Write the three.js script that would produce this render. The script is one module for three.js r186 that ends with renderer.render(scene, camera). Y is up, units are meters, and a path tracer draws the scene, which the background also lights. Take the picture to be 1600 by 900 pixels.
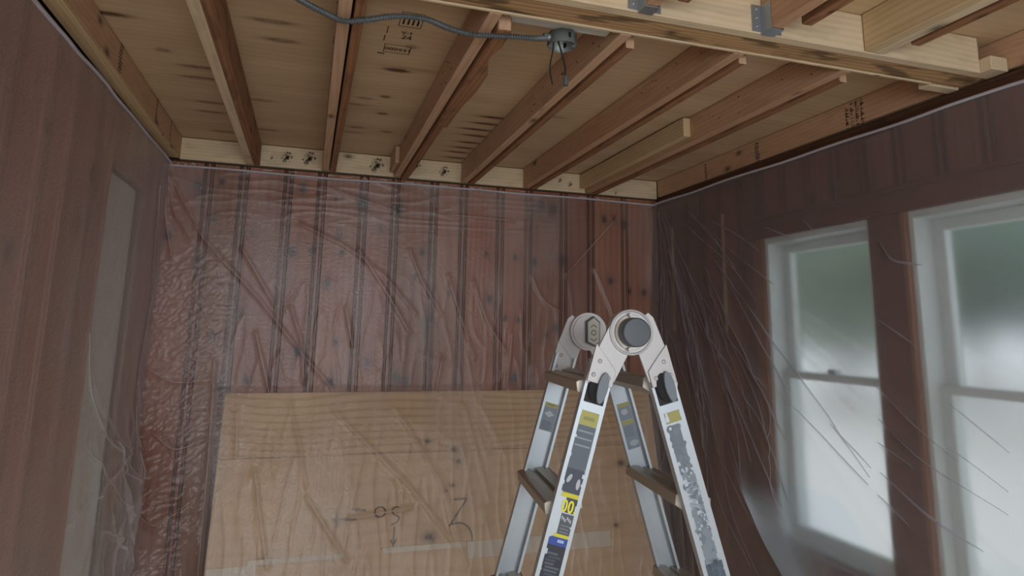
import * as THREE from 'three';
import { RoundedBoxGeometry } from 'three/addons/geometries/RoundedBoxGeometry.js';
import { mergeGeometries } from 'three/addons/utils/BufferGeometryUtils.js';
import { ImprovedNoise } from 'three/addons/math/ImprovedNoise.js';
import { RectAreaLightUniformsLib } from 'three/addons/lights/RectAreaLightUniformsLib.js';

// ------------------------------------------------------------------ camera, sky, light, exposure
const W = 2.945, H = 2.40, PLY = 2.527, FRONT = 5.3;
const scene = new THREE.Scene();
const camera = new THREE.PerspectiveCamera(2 * Math.atan(450 / 1012) * 180 / Math.PI, 16 / 9, 0.05, 200);
camera.position.set(0.7713, 1.5263, 3.758);
camera.rotation.set(0.176728, -0.299755, 0.017686, 'YXZ');
camera.setViewOffset(1600, 900, 0, 115, 1600, 900);
camera.updateProjectionMatrix();
scene.background = new THREE.Color(0.80, 0.88, 0.95);
scene.backgroundIntensity = 2.4;
const renderer = new THREE.WebGLRenderer({ antialias: true });
renderer.toneMapping = THREE.LinearToneMapping;
renderer.toneMappingExposure = 0.43;
renderer.shadowMap.enabled = true;
RectAreaLightUniformsLib.init();
const sun = new THREE.DirectionalLight(0xfff4e2, 2.2);
sun.name = 'sun';
sun.position.set(-9, 14, 4); sun.target.position.set(6, -0.6, 0);
sun.castShadow = true;
Object.assign(sun.shadow.camera, { left: -20, right: 20, top: 20, bottom: -20, near: 1, far: 60 });
scene.add(sun, sun.target);
// daylight entering by the opening in the wall behind the camera
const day = new THREE.RectAreaLight(new THREE.Color(0.93, 0.97, 1.0), 13, 2.2, 1.5);
day.name = 'daylight_opening';
day.position.set(1.35, 1.40, FRONT - 0.03); day.lookAt(1.35, 0.2, 3.6);
scene.add(day);
// added fill lamp before the closed left wall, brightening the joist sides
const side = new THREE.RectAreaLight(new THREE.Color(1.0, 0.97, 0.93), 11, 1.0, 1.3);
side.name = 'side_fill';
side.position.set(0.06, 1.40, 4.7); side.lookAt(1.2, 0.7, 4.3);
scene.add(side);

// ------------------------------------------------------------------ helpers
const nz = new ImprovedNoise();
const n3 = (x, y, z = 0) => nz.noise(x, y, z);
function rng(s) { return () => { s |= 0; s = s + 0x6D2B79F5 | 0; let t = Math.imul(s ^ s >>> 15, 1 | s); t = t + Math.imul(t ^ t >>> 7, 61 | t) ^ t; return ((t ^ t >>> 14) >>> 0) / 4294967296; }; }
const fbm = (x, y, z = 0) => n3(x, y, z) + 0.5 * n3(2.1 * x, 2.1 * y, z + 7) + 0.25 * n3(4.3 * x, 4.3 * y, z + 13);
const clamp = (v, a = 0, b = 1) => Math.min(b, Math.max(a, v));
const sst = (a, b, v) => { const t = clamp((v - a) / (b - a)); return t * t * (3 - 2 * t); };
const enc = (c) => { c = clamp(c); return Math.round(255 * (c <= 0.0031308 ? 12.92 * c : 1.055 * Math.pow(c, 1 / 2.4) - 0.055)); };
function tex(w, h, fn, srgb = true, wrap = true) {
  const d = new Uint8Array(w * h * 4), o = [0, 0, 0];
  for (let j = 0; j < h; j++) for (let i = 0; i < w; i++) {
    fn((i + 0.5) / w, (j + 0.5) / h, o); const k = (j * w + i) * 4;
    for (let c = 0; c < 3; c++) d[k + c] = srgb ? enc(o[c]) : Math.round(255 * clamp(o[c]));
    d[k + 3] = 255;
  }
  const t = new THREE.DataTexture(d, w, h, THREE.RGBAFormat);
  t.magFilter = THREE.LinearFilter; t.minFilter = THREE.LinearFilter;
  if (wrap) t.wrapS = t.wrapT = THREE.RepeatWrapping;
  if (srgb) t.colorSpace = THREE.SRGBColorSpace;
  t.needsUpdate = true; return t;
}
function canvasTex(w, h, draw) {
  const c = document.createElement('canvas'); c.width = w; c.height = h;
  draw(c.getContext('2d'), w, h);
  const t = new THREE.CanvasTexture(c); t.colorSpace = THREE.SRGBColorSpace; return t;
}
const std = (o) => new THREE.MeshStandardMaterial(o);
const phys = (o) => new THREE.MeshPhysicalMaterial(o);
const used = {};
function numbered(n) { const k = used[n] = (used[n] ?? -1) + 1; return k ? n + '_' + String(k).padStart(3, '0') : n; }
function mesh(name, geo, mat, parent) {
  const m = new THREE.Mesh(geo, mat); m.name = numbered(name); m.castShadow = m.receiveShadow = true;
  (parent ?? scene).add(m); return m;
}
function thing(name, label, category, pos = [0, 0, 0], rotY = 0, group) {
  const g = new THREE.Group(); g.name = numbered(name); g.position.set(...pos); g.rotation.y = rotY;
  g.userData = { label, category }; if (group) g.userData.group = group; scene.add(g); return g;
}
function struct(name, parent) { const g = new THREE.Group(); g.name = name; g.userData.kind = 'structure'; (parent ?? scene).add(g); return g; }
// box whose uv run in metres, u along x; shifted at random so that grain never repeats
let uvSeed = 1;
function woodBox(l, h, w, r = 0.003) {
  const g = new RoundedBoxGeometry(l, h, w, 1, Math.min(r, h / 3, w / 3, l / 3)), p = g.attributes.position, n = g.attributes.normal, uv = g.attributes.uv;
  const q = rng(uvSeed++ * 77 + 3), du = q() * 2, dv = q() * 3;
  for (let i = 0; i < p.count; i++) {
    const ax = Math.abs(n.getX(i)), ay = Math.abs(n.getY(i)), az = Math.abs(n.getZ(i));
    let u = p.getX(i), v = ay > az ? p.getZ(i) : p.getY(i) + 0.31;
    if (ax > ay && ax > az) { u = p.getY(i) * 0.2; v = p.getZ(i) * 3; }
    uv.setXY(i, (u + du) / 2.4, (v + dv) / 0.6);
  }
  return g;
}
// a length of lumber from p0 to p1 (centre line), height h, width w
function lumber(name, p0, p1, h, w, mat, parent, r) {
  const a = new THREE.Vector3(...p0), b = new THREE.Vector3(...p1), d = b.clone().sub(a), l = d.length();
  const m = mesh(name, woodBox(l, h, w, r), mat, parent);
  m.position.copy(a).add(b).multiplyScalar(0.5);
  const x = d.normalize(), z = new THREE.Vector3().crossVectors(x, new THREE.Vector3(0, 1, 0)).normalize(), y = new THREE.Vector3().crossVectors(z, x);
  m.quaternion.setFromRotationMatrix(new THREE.Matrix4().makeBasis(x, y, z));
  return m;
}
function box(name, x0, x1, y0, y1, z0, z1, mat, parent, r = 0.003) {
  const g = new RoundedBoxGeometry(x1 - x0, y1 - y0, z1 - z0, 1, Math.min(r, (x1 - x0) / 3, (y1 - y0) / 3, (z1 - z0) / 3));
  const m = mesh(name, g, mat, parent); m.position.set((x0 + x1) / 2, (y0 + y1) / 2, (z0 + z1) / 2); return m;
}

// ------------------------------------------------------------------ materials
function lumberTex(seed, base, dark, contrast, knots, stain) {
  const q = rng(seed), K = []; for (let i = 0; i < knots; i++) K.push([q(), q(), 0.006 + q() * 0.012]);
  return tex(1024, 256, (u, v, o) => {
    const x = u * 2.4, y = v * 0.6;
    let w = y + 0.02 * n3(x * 1.3, y * 5, seed);
    let k = 0;
    for (const [a, b, r] of K) { const dx = (x - a * 2.4) / (r * 1.9), dy = (y - b * 0.6) / r, dd = dx * dx + dy * dy; if (dd < 40) { k = Math.max(k, Math.exp(-dd * 0.9)); w += 0.012 * Math.exp(-dd * 0.12) * Math.sign(dy || 1); } }
    const ring = 0.5 + 0.5 * Math.sin(w * 330 + 5 * n3(x * 0.8, y * 9, seed + 3));
    const fine = n3(x * 9, y * 420, seed + 5) * 0.5 + 0.5, slow = fbm(x * 0.9, y * 6, seed + 9) * 0.5 + 0.5;
    let t = clamp(contrast * (0.42 * ring * ring + 0.3 * fine + 0.5 * (slow - 0.35)));
    const s = stain * sst(0.08, 0.5, fbm(x * 5, y * 16, seed + 21)) ;
    for (let c = 0; c < 3; c++) o[c] = (base[c] * (1 - t) + dark[c] * t) * (1 - 0.8 * k) * (1 - s);
  });
}
const T = {
  fresh: lumberTex(11, [0.60, 0.405, 0.265], [0.45, 0.275, 0.165], 1, 9, 0.1),
  orange: lumberTex(12, [0.55, 0.345, 0.215], [0.42, 0.24, 0.135], 0.9, 8, 0.1),
  pale: lumberTex(13, [0.70, 0.58, 0.40], [0.56, 0.43, 0.27], 0.9, 10, 0.12),
  pine: lumberTex(14, [0.63, 0.49, 0.29], [0.48, 0.34, 0.18], 1.1, 6, 0.06),
  old: lumberTex(15, [0.37, 0.185, 0.085], [0.19, 0.082, 0.04], 1.2, 10, 0.3),
  beam: lumberTex(16, [0.56, 0.36, 0.17], [0.30, 0.17, 0.08], 1.4, 7, 0.6),
};
const wood = (map, rough = 0.75) => std({ map, roughness: rough, bumpMap: map, bumpScale: 0.0006 });
const M = {
  fresh: wood(T.fresh), orange: wood(T.orange), pale: wood(T.pale), pine: wood(T.pine), old: wood(T.old, 0.8), beam: wood(T.beam, 0.85),
  darkwood: std({ color: new THREE.Color(0.05, 0.03, 0.02), roughness: 0.85 }),
  soot: std({ map: T.old, color: new THREE.Color(0.3, 0.26, 0.24), roughness: 0.85 }),
  filler: std({ color: new THREE.Color(0.72, 0.66, 0.50), roughness: 0.8 }),
  white: std({ color: new THREE.Color(0.55, 0.56, 0.52), roughness: 0.5 }),
  sash: std({ color: new THREE.Color(0.60, 0.66, 0.64), roughness: 0.5 }),
  doorPaint: std({ color: new THREE.Color(0.80, 0.87, 0.80), roughness: 0.55 }),
  trim: std({ map: T.old, color: new THREE.Color(0.44, 0.22, 0.25), roughness: 0.42 }),
  casing: std({ map: T.fresh, color: new THREE.Color(0.42, 0.24, 0.18), roughness: 0.5 }),
  bare: std({ color: new THREE.Color(0.5, 0.36, 0.2), roughness: 0.8 }),
  glass: phys({ color: 0xffffff, transmission: 1, thickness: 0, roughness: 0, ior: 1.5 }),
  galv: std({ color: new THREE.Color(0.42, 0.47, 0.52), metalness: 0.85, roughness: 0.42 }),
  boxMetal: std({ color: new THREE.Color(0.30, 0.34, 0.34), metalness: 0.7, roughness: 0.5 }),
  cable: std({ color: new THREE.Color(0.16, 0.18, 0.19), metalness: 0.5, roughness: 0.45 }),
  wire: std({ color: new THREE.Color(0.012, 0.012, 0.012), roughness: 0.6 }),
  alu: std({ color: new THREE.Color(0.45, 0.51, 0.56), metalness: 0.5, roughness: 0.45 }),
  rung: std({ color: new THREE.Color(0.40, 0.37, 0.32), metalness: 0.6, roughness: 0.42 }),  // aluminium; the brown of shade and reflected wood is put into the colour
  cast: std({ color: new THREE.Color(0.44, 0.44, 0.45), roughness: 0.45, metalness: 0.25 }),
  knob: std({ color: new THREE.Color(0.085, 0.105, 0.125), roughness: 0.55 }),
  knobFace: std({ color: new THREE.Color(0.15, 0.185, 0.22), roughness: 0.5 }),
  black: std({ color: new THREE.Color(0.01, 0.01, 0.012), roughness: 0.8 }),
  rubber: std({ color: new THREE.Color(0.03, 0.03, 0.03), roughness: 0.9 }),
};

// ------------------------------------------------------------------ room shell
// wall boards: one colour map per wall, laid out in metres
const KNOTS = [[.16, 2.255, 2], [.278, 2.294, 1], [.261, 2.087, 1], [.453, 2.023, 1], [.697, 2.289, 1.4], [.881, 2.244, .8], [1.025, 2.229, 2.2], [.911, 2.04, 1.2], [1.138, 2.087, 1], [.665, 1.928, 1.6], [.773, 1.941, 1.4], [.932, 1.939, 1], [.86, 1.763, 1.6], [.045, 1.984, 1.2], [.2, 1.863, 1.2], [1.238, 2.214, 2], [1.384, 1.966, 1.2], [1.353, 1.822, 1], [1.552, 1.733, .9], [1.802, 1.707, 1.4], [1.776, 1.975, .8], [1.958, 1.964, 1], [2.12, 2.29, 2], [2.2, 2.28, 2], [2.264, 1.956, 1.8], [2.083, 1.939, 1.3], [2.556, 2.239, 1.4], [2.628, 2.244, .9], [2.597, 1.845, 1.3], [2.701, 2.215, 1.5], [2.731, 1.785, 1], [2.832, 1.78, 1.3], [1.438, 1.568, 1.8], [1.904, 1.596, 1], [1.985, 1.587, .9], [.431, 1.591, 1.3], [.305, 1.465, 1.3], [.734, 1.393, 1.6], [.489, 1.243, 1.4], [.914, 1.234, 1.4], [.362, 1.205, 1.6], [.928, 1.443, 1], [1.107, 1.336, 1.4], [1.27, 1.25, 1.8], [1.32, 1.23, 1.8], [1.43, 1.546, 1.8], [2.224, 1.545, 1.3], [2.162, 1.502, 1], [1.963, 1.246, 1.9], [.5, .8, 1.4], [1.4, .6, 1.2], [2.3, .7, 1.4]];
const SEAMS = [.233, .411, .642, .823, 1.057, 1.239, 1.469, 1.649, 1.881, 2.062, 2.297, 2.484, 2.722];
function pineTex(len, seams, knots, seed, base, dark) {
  const q = rng(seed), tone = [...seams, len].map(() => [0.82 + 0.34 * q(), 0.92 + 0.16 * q(), 0.3 + q() * 0.5]);
  const px = 640;
  return tex(Math.min(2048, Math.round(len * px)), Math.round(H * px * 0.8), (u, v, o) => {
    const x = u * len, y = v * H; let b = 0; while (b < seams.length && x > seams[b]) b++;
    let k = 0, wx = x;
    for (const [a, c, r] of knots) { const dx = (x - a) / (0.0105 * r), dy = (y - c) / (0.0145 * r), dd = dx * dx + dy * dy; if (dd < 60) { k = Math.max(k, Math.exp(-dd * 0.75) + 0.25 * Math.exp(-dd * 0.14)); wx += 0.012 * Math.exp(-dd * 0.1) * Math.sign(dx || 1); } }
    const g = 0.5 + 0.5 * Math.sin(wx * 260 * tone[b][2] + 6 * n3(x * 5, y * 0.9, b * 3.7 + seed));
    const f = n3(x * 300, y * 7, seed + b) * 0.5 + 0.5, s = fbm(x * 7, y * 1.1, seed + b * 2.3) * 0.5 + 0.5;
    const t = clamp(0.35 * g * g + 0.25 * f + 0.55 * (s - 0.3));
    k = Math.min(0.93, k);
    // darkening painted along the moulding grooves, standing in for their shade
    const e = b < seams.length ? seams[b] - x : 9, e0 = b > 0 ? x - seams[b - 1] : 9; let gr = Math.min(e, e0); for (const c of [0.012, 0.034, 0.045]) gr = Math.min(gr, Math.abs(e - c)); const grooveShade = 0.72 * Math.exp(-(gr * gr) / (0.0034 * 0.0034));
    for (let c = 0; c < 3; c++) { const col = (base[c] * (1 - t) + dark[c] * t) * tone[b][0] * (c === 1 ? tone[b][1] : 1); o[c] = (col * (1 - k) + [0.03, 0.022, 0.022][c] * k) * (1 - grooveShade); }
  }, true, false);
}
const randKnots = (len, n, seed) => { const q = rng(seed); return Array.from({ length: n }, () => [q() * len, 0.3 + q() * 2, 0.8 + q() * 1.1]); };
function board(x0, x1, y0, y1, thick, len, moulded, flip) {
  // cross-section in (x, depth) with the three grooves of the edge moulding
  const s = new THREE.Shape(), d = 0.012, gw = 0.0042;
  s.moveTo(x0, thick); s.lineTo(x0, d); s.lineTo(x0 + gw, 0);
  if (moulded && x1 - x0 > 0.08) for (const c of [x1 - 0.045, x1 - 0.034, x1 - 0.012]) { s.lineTo(c - gw, 0); s.lineTo(c - 0.001, d); s.lineTo(c + 0.001, d); s.lineTo(c + gw, 0); }
  s.lineTo(x1 - gw, 0); s.lineTo(x1, d); s.lineTo(x1, thick); s.closePath();
  const g = new THREE.ExtrudeGeometry(s, { depth: y1 - y0, bevelEnabled: false });
  g.rotateX(-Math.PI / 2); g.translate(0, y0, 0);
  const p = g.attributes.position, uv = g.attributes.uv;
  for (let i = 0; i < p.count; i++) uv.setXY(i, p.getX(i) / len, p.getY(i) / H);
  return g;   // face at z = 0, body behind it (negative z)
}
const PINE = [0.385, 0.17, 0.088], PINED = [0.21, 0.08, 0.042];
const TOP = 2.388;
{ // back wall
  const w = struct('wall_back');
  box('wall_backing', -0.15, W + 0.15, -0.05, 2.38, -0.15, -0.021, M.darkwood, w);
  box('wall_backing', -0.15, W + 0.15, 2.381, PLY + 0.02, -0.15, -0.045, M.darkwood, w, 0.001);
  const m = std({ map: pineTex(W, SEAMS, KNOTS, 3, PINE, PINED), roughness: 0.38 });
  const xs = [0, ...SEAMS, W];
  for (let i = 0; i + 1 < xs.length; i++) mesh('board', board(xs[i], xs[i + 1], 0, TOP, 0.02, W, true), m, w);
}
function sideBoards(w, seams, len, mat, openings, place, back, top = TOP) {
  const xs = [0, ...seams, len];
  for (let i = 0; i + 1 < xs.length; i++) {
    const a = xs[i], b = xs[i + 1]; let spans = [[0, top]];
    for (const [o0, o1, y0, y1] of openings) if (a < o1 - 0.001 && b > o0 + 0.001) spans = spans.flatMap(([s, e]) => [[s, Math.min(e, y0)], [Math.max(s, y1), e]].filter(([p, q]) => q - p > 0.02));
    for (const [s, e] of spans) place(mesh('board', back ? board(-b, -a, s, e, 0.02, -len, true) : board(a, b, s, e, 0.02, len, true), mat, w));
  }
}
{ // left wall: u runs from the far corner towards the camera
  const w = struct('wall_left'), len = FRONT;
  const q = rng(8), seams = []; let x = 0; while (x < len - 0.4) { x += 0.15 + q() * 0.13; if (Math.abs(x - 0.42) < 0.09) x = 0.415; if (x > 0.44 && x < 0.93) x = 0.925; seams.push(x); }
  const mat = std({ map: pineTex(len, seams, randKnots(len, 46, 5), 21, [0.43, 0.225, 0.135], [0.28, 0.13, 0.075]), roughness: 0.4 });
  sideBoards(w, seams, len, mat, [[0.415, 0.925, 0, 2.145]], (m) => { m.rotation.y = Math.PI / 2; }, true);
  box('wall_backing', -0.15, -0.021, -0.05, 2.38, -0.15, 0.415, M.darkwood, w);
  box('wall_backing', -0.15, -0.021, -0.05, 2.38, 0.925, FRONT, M.darkwood, w);
  box('wall_backing', -0.15, -0.021, 2.15, 2.38, 0.40, 0.94, M.darkwood, w);
  box('wall_backing', -0.15, -0.07, 2.381, PLY + 0.02, -0.04, FRONT, M.darkwood, w, 0.001);
  const d = struct('door_1');
  box('door_slab', -0.07, -0.03, 0.01, 2.135, 0.42, 0.92, M.doorPaint, d, 0.004);
  box('door_stop', -0.15, -0.075, 0.0, 2.15, 0.40, 0.94, M.darkwood, d);
}
const WIN = [[1.05, 1.70], [1.875, 2.60]], WY0 = 0.60, WY1 = 2.0;
{ // right wall
  const w = struct('wall_right'), len = FRONT;
  const seams = [.175, .36, .53, .705, .88, 1.05, 1.21, 1.38, 1.55, 1.70, 1.875, 2.05, 2.23, 2.42, 2.60, 2.8, 3.02, 3.2, 3.42, 3.6, 3.82, 4.0, 4.2, 4.41, 4.6, 4.83, 5.0];
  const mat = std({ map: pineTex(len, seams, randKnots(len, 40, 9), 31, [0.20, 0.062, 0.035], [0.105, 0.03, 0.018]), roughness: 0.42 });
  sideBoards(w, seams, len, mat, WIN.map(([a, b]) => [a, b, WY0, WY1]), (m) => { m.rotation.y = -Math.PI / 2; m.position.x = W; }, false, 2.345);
  for (const [z0, z1, y0, y1] of [[-0.15, 1.05, -0.05, 2.38], [1.70, 1.875, WY0, WY1], [2.60, FRONT, -0.05, 2.38], [1.05, 2.60, -0.05, WY0], [1.05, 2.60, WY1, 2.38]]) box('wall_backing', W + 0.021, W + 0.15, y0, y1, z0, z1, M.darkwood, w, 0.001);
  box('wall_backing', W + 0.07, W + 0.15, 2.381, PLY + 0.02, -0.04, FRONT, M.darkwood, w, 0.001);
  for (const z of [0.178, 0.706]) box('bare_strip', W - 0.0035, W + 0.001, 1.54, 2.185, z - 0.010, z + 0.010, M.bare, w, 0.001);
  const t = struct('trim_1');
  box('head_casing', W - 0.024, W - 0.0005, 2.0, 2.085, 0.97, 2.70, M.trim, t);
  box('head_cap', W - 0.034, W - 0.0005, 2.085, 2.105, 0.955, 2.72, M.trim, t);
  box('side_casing', W - 0.022, W - 0.0005, WY0, 2.0, 0.975, 1.05, M.casing, t);
  box('mullion_casing', W - 0.022, W - 0.0005, WY0, 2.0, 1.70, 1.855, M.trim, t);
  box('mullion_edge', W - 0.026, W - 0.0005, WY0, 2.0, 1.8551, 1.875, M.casing, t);
  box('side_casing', W - 0.022, W - 0.0005, WY0, 2.0, 2.60, 2.69, M.trim, t);
  box('stool', W - 0.05, W + 0.02, WY0 - 0.03, WY0, 0.95, 2.72, M.trim, t);
  WIN.forEach(([z0, z1], k) => {
    const g = struct('window_' + (k + 1)), X = W;
    box('jamb', X - 0.005, X + 0.15, WY0, WY1, z0, z0 + 0.022, M.sash, g); box('jamb', X - 0.005, X + 0.15, WY0, WY1, z1 - 0.022, z1, M.sash, g);
    box('head_jamb', X - 0.005, X + 0.15, WY1 - 0.03, WY1, z0 + 0.022, z1 - 0.022, M.sash, g); box('sill', X + 0.02, X + 0.17, WY0 - 0.02, WY0 + 0.012, z0 + 0.022, z1 - 0.022, M.sash, g);
    const sash = (x, y0, y1, dark) => {
      const s = new THREE.Group(); s.name = numbered('sash'); g.add(s);
      const a = z0 + 0.024, b = z1 - 0.024, f = 0.045;
      box('stile', x, x + 0.035, y0, y1, a, a + f, M.sash, s); box('stile', x, x + 0.035, y0, y1, b - f, b, M.sash, s);
      box('rail', x, x + 0.035, y0, y0 + (dark ? 0.032 : 0.06), a + f, b - f, M.sash, s); box('rail', x, x + 0.035, y1 - (dark ? 0.045 : 0.032), y1, a + f, b - f, M.sash, s);
      box('pane', x + 0.016, x + 0.019, y0 + 0.02, y1 - 0.02, a + f - 0.005, b - f + 0.005, M.glass, s, 0.0005);
      return s;
    };
    sash(X + 0.085, 1.325, WY1 - 0.03, true); sash(X + 0.045, WY0 + 0.012, 1.357, false);
    const l = box('sash_lock', X + 0.05, X + 0.078, 1.357, 1.38, (z0 + z1) / 2 - 0.025, (z0 + z1) / 2 + 0.025, M.galv, g, 0.006);
  });
}
{ // wall behind the camera with its wide opening, floor
  const w = struct('wall_front');
  const mat = M.casing, z0 = FRONT, z1 = FRONT + 0.15;
  box('wall_panel', -0.15, 0.25, -0.05, 2.4, z0, z1, mat, w); box('wall_panel', 2.45, W + 0.15, -0.05, 2.4, z0, z1, mat, w);
  box('wall_panel', 0.25, 2.45, -0.05, 0.6, z0, z1, mat, w); box('wall_panel', 0.25, 2.45, 2.1, 2.4, z0, z1, mat, w);
  const f = struct('floor');
  const fm = std({ map: T.pale, color: new THREE.Color(1.25, 1.4, 1.75), roughness: 0.6 });
  for (let i = 0; i < 22; i++) { const m = mesh('floorboard', woodBox(FRONT - 0.002, 0.05, W / 22 - 0.002, 0.002), fm, f); m.rotation.y = Math.PI / 2; m.position.set((i + 0.5) * W / 22, -0.026, FRONT / 2); }
}
// ceiling: underside of the plywood deck
const CK = [[.084, 1.468, 2.2, 1], [.192, 1.21, .9, .7], [.294, 1.076, 2.4, .8], [.284, .955, 2.6, .8], [.286, .644, 2.4, .8], [.268, .501, 2.4, .8], [.591, 1.59, 2.6, .75], [.613, 1.445, 2, .8], [.51, .756, 2, .6], [.503, .291, 2, .6], [.284, .173, 2.2, .75], [1.042, 1.313, 1.5, 1.6], [.894, .849, 2.2, .55], [.949, .945, 1.2, .6], [1.033, .996, .7, .9], [1.045, .761, .8, .9], [1.098, .474, 1, .7], [.911, .404, 2.2, .6], [.943, .497, 1.2, .6], [1.064, 1.545, .8, .6], [1.103, 1.339, 3, .35], [1.548, .097, 2.6, 1], [1.533, .223, 2.6, 1], [1.545, .324, 2.6, 1], [1.545, .436, 2.4, 1], [1.55, .57, 2.6, 1], [1.53, .677, 3.2, 1], [1.55, .783, 2.6, 1], [1.56, .888, 2.6, 1], [1.72, .33, 1, .9], [1.77, .62, 1, .8], [1.73, .86, .8, .8], [2.15, 1.2, .9, .9], [2.56, 1.1, 1, .9], [2.62, .66, 1, .8], [1.85, 1.0, 1.4, .5]];
{
  const c = struct('ceiling');
  const map = tex(1280, 1280, (u, v, o) => {
    const x = u * 3.25 - 0.15, z = v * 5.8 - 0.2;
    const wz = z + 0.02 * n3(x * 1.6, z * 3, 2);
    const g = 0.5 + 0.5 * Math.sin(wz * 150 + 7 * fbm(x * 0.8, z * 2.2, 4)), f = n3(x * 14, z * 260, 5) * 0.5 + 0.5, s = fbm(x * 1.1, z * 7, 8) * 0.5 + 0.5;
    const t = clamp(0.22 * g + 0.4 * f + 0.95 * (s - 0.36));
    let k = 0, kk = 0;
    for (const [a, b, r, d] of CK) { const dx = (x - a) / (0.025 * r), dy = (z - b) / 0.014, q = dx * dx + dy * dy + 0.6 * n3(x * 60, z * 90, 3); if (q < 8) { k = Math.max(k, d * Math.exp(-Math.max(0, q) * 0.8)); if (d < 1 && q < 0.28) kk = 0.45; } }
    const B = [0.63, 0.485, 0.32], D = [0.48, 0.335, 0.19];
    const kb = Math.min(0.94, k * 1.25) * (1 - kk);
    for (let i = 0; i < 3; i++) o[i] = (B[i] * (1 - t) + D[i] * t) * (1 - kb) + [0.085, 0.028, 0.010][i] * kb;
  }, true, false);
  const mat = std({ map, roughness: 0.7 });
  const g = new THREE.BoxGeometry(3.25, 0.02, 5.8), p = g.attributes.position, uv = g.attributes.uv;
  for (let i = 0; i < p.count; i++) uv.setXY(i, p.getX(i) / 3.25 + 0.5, p.getZ(i) / 5.8 + 0.5);
  const m = mesh('plywood_deck', g, mat, c); m.position.set(1.475, PLY + 0.01, 2.7);
  box('roof_deck', -0.6, W + 0.6, PLY + 0.03, PLY + 0.13, -0.6, FRONT + 0.6, M.darkwood, c);
  // printed grade stamp of the deck: read from below
  const st = canvasTex(256, 512, (x, w, h) => {
    x.clearRect(0, 0, w, h); x.fillStyle = x.strokeStyle = 'rgba(30,22,14,0.85)'; x.lineWidth = 4;
    x.strokeRect(70, 20, 110, 130); x.font = 'bold 40px sans-serif';
    for (let i = 0; i < 4; i++) x.fillRect(84 + i * 24, 40, 10, 90);
    x.fillText('V-1', 95, 225); x.font = 'bold 52px sans-serif'; x.fillText('24', 100, 275);
    x.fillRect(20, 170, 5, 70); x.fillRect(15, 260, 5, 60);
    x.strokeRect(30, 350, 140, 90); x.font = 'bold 44px sans-serif'; x.fillText('000931', 32, 415); x.fillRect(0, 455, 40, 12);
  });
  const s = mesh('grade_stamp', new THREE.PlaneGeometry(0.17, 0.40), std({ map: st, transparent: true, roughness: 0.8 }), c);
  s.rotation.set(Math.PI / 2, 0, 0); s.position.set(1.035, PLY - 0.0012, 1.62);
}
// ------------------------------------------------------------------ framing: rim boards, joists, header
function stampTex(kind, seed) {
  return canvasTex(256, 128, (x, w, h) => {
    const q = rng(seed); x.clearRect(0, 0, w, h); x.fillStyle = 'rgba(25,20,14,0.8)';
    if (kind === 'bars') for (let i = 0; i < 9; i++) { x.fillRect(12 + i * 26, 30 + q() * 14, 9 + q() * 5, 50 + q() * 24); }
    else if (kind === 'v') { x.lineWidth = 9; x.strokeStyle = 'rgba(25,20,14,0.8)'; x.beginPath(); x.moveTo(90, 20); x.lineTo(128, 110); x.lineTo(160, 20); x.stroke(); }
    else for (let r = 0; r < 4; r++) for (let i = 0; i < 26; i++) if (q() < 0.62) x.fillRect(4 + i * 9.6, 8 + r * 30, 5 + q() * 5, 8 + q() * 16);
  });
}
const stampMat = { bars: std({ map: stampTex('bars', 1), transparent: true, roughness: 0.8 }), block: std({ map: stampTex('block', 2), transparent: true, roughness: 0.8 }), v: std({ map: stampTex('v', 3), transparent: true, roughness: 0.8 }) };
function stamp(parent, kind, x, y, z, rotY, w, h, roll = Math.PI / 2) {
  const m = mesh('stamp', new THREE.PlaneGeometry(w, h), stampMat[kind], parent); m.rotation.set(0, rotY, 0); m.rotateZ(roll); m.position.set(x, y, z); m.castShadow = false;
}
const JH = PLY - 0.002 - H, YC = H + JH / 2;
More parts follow.
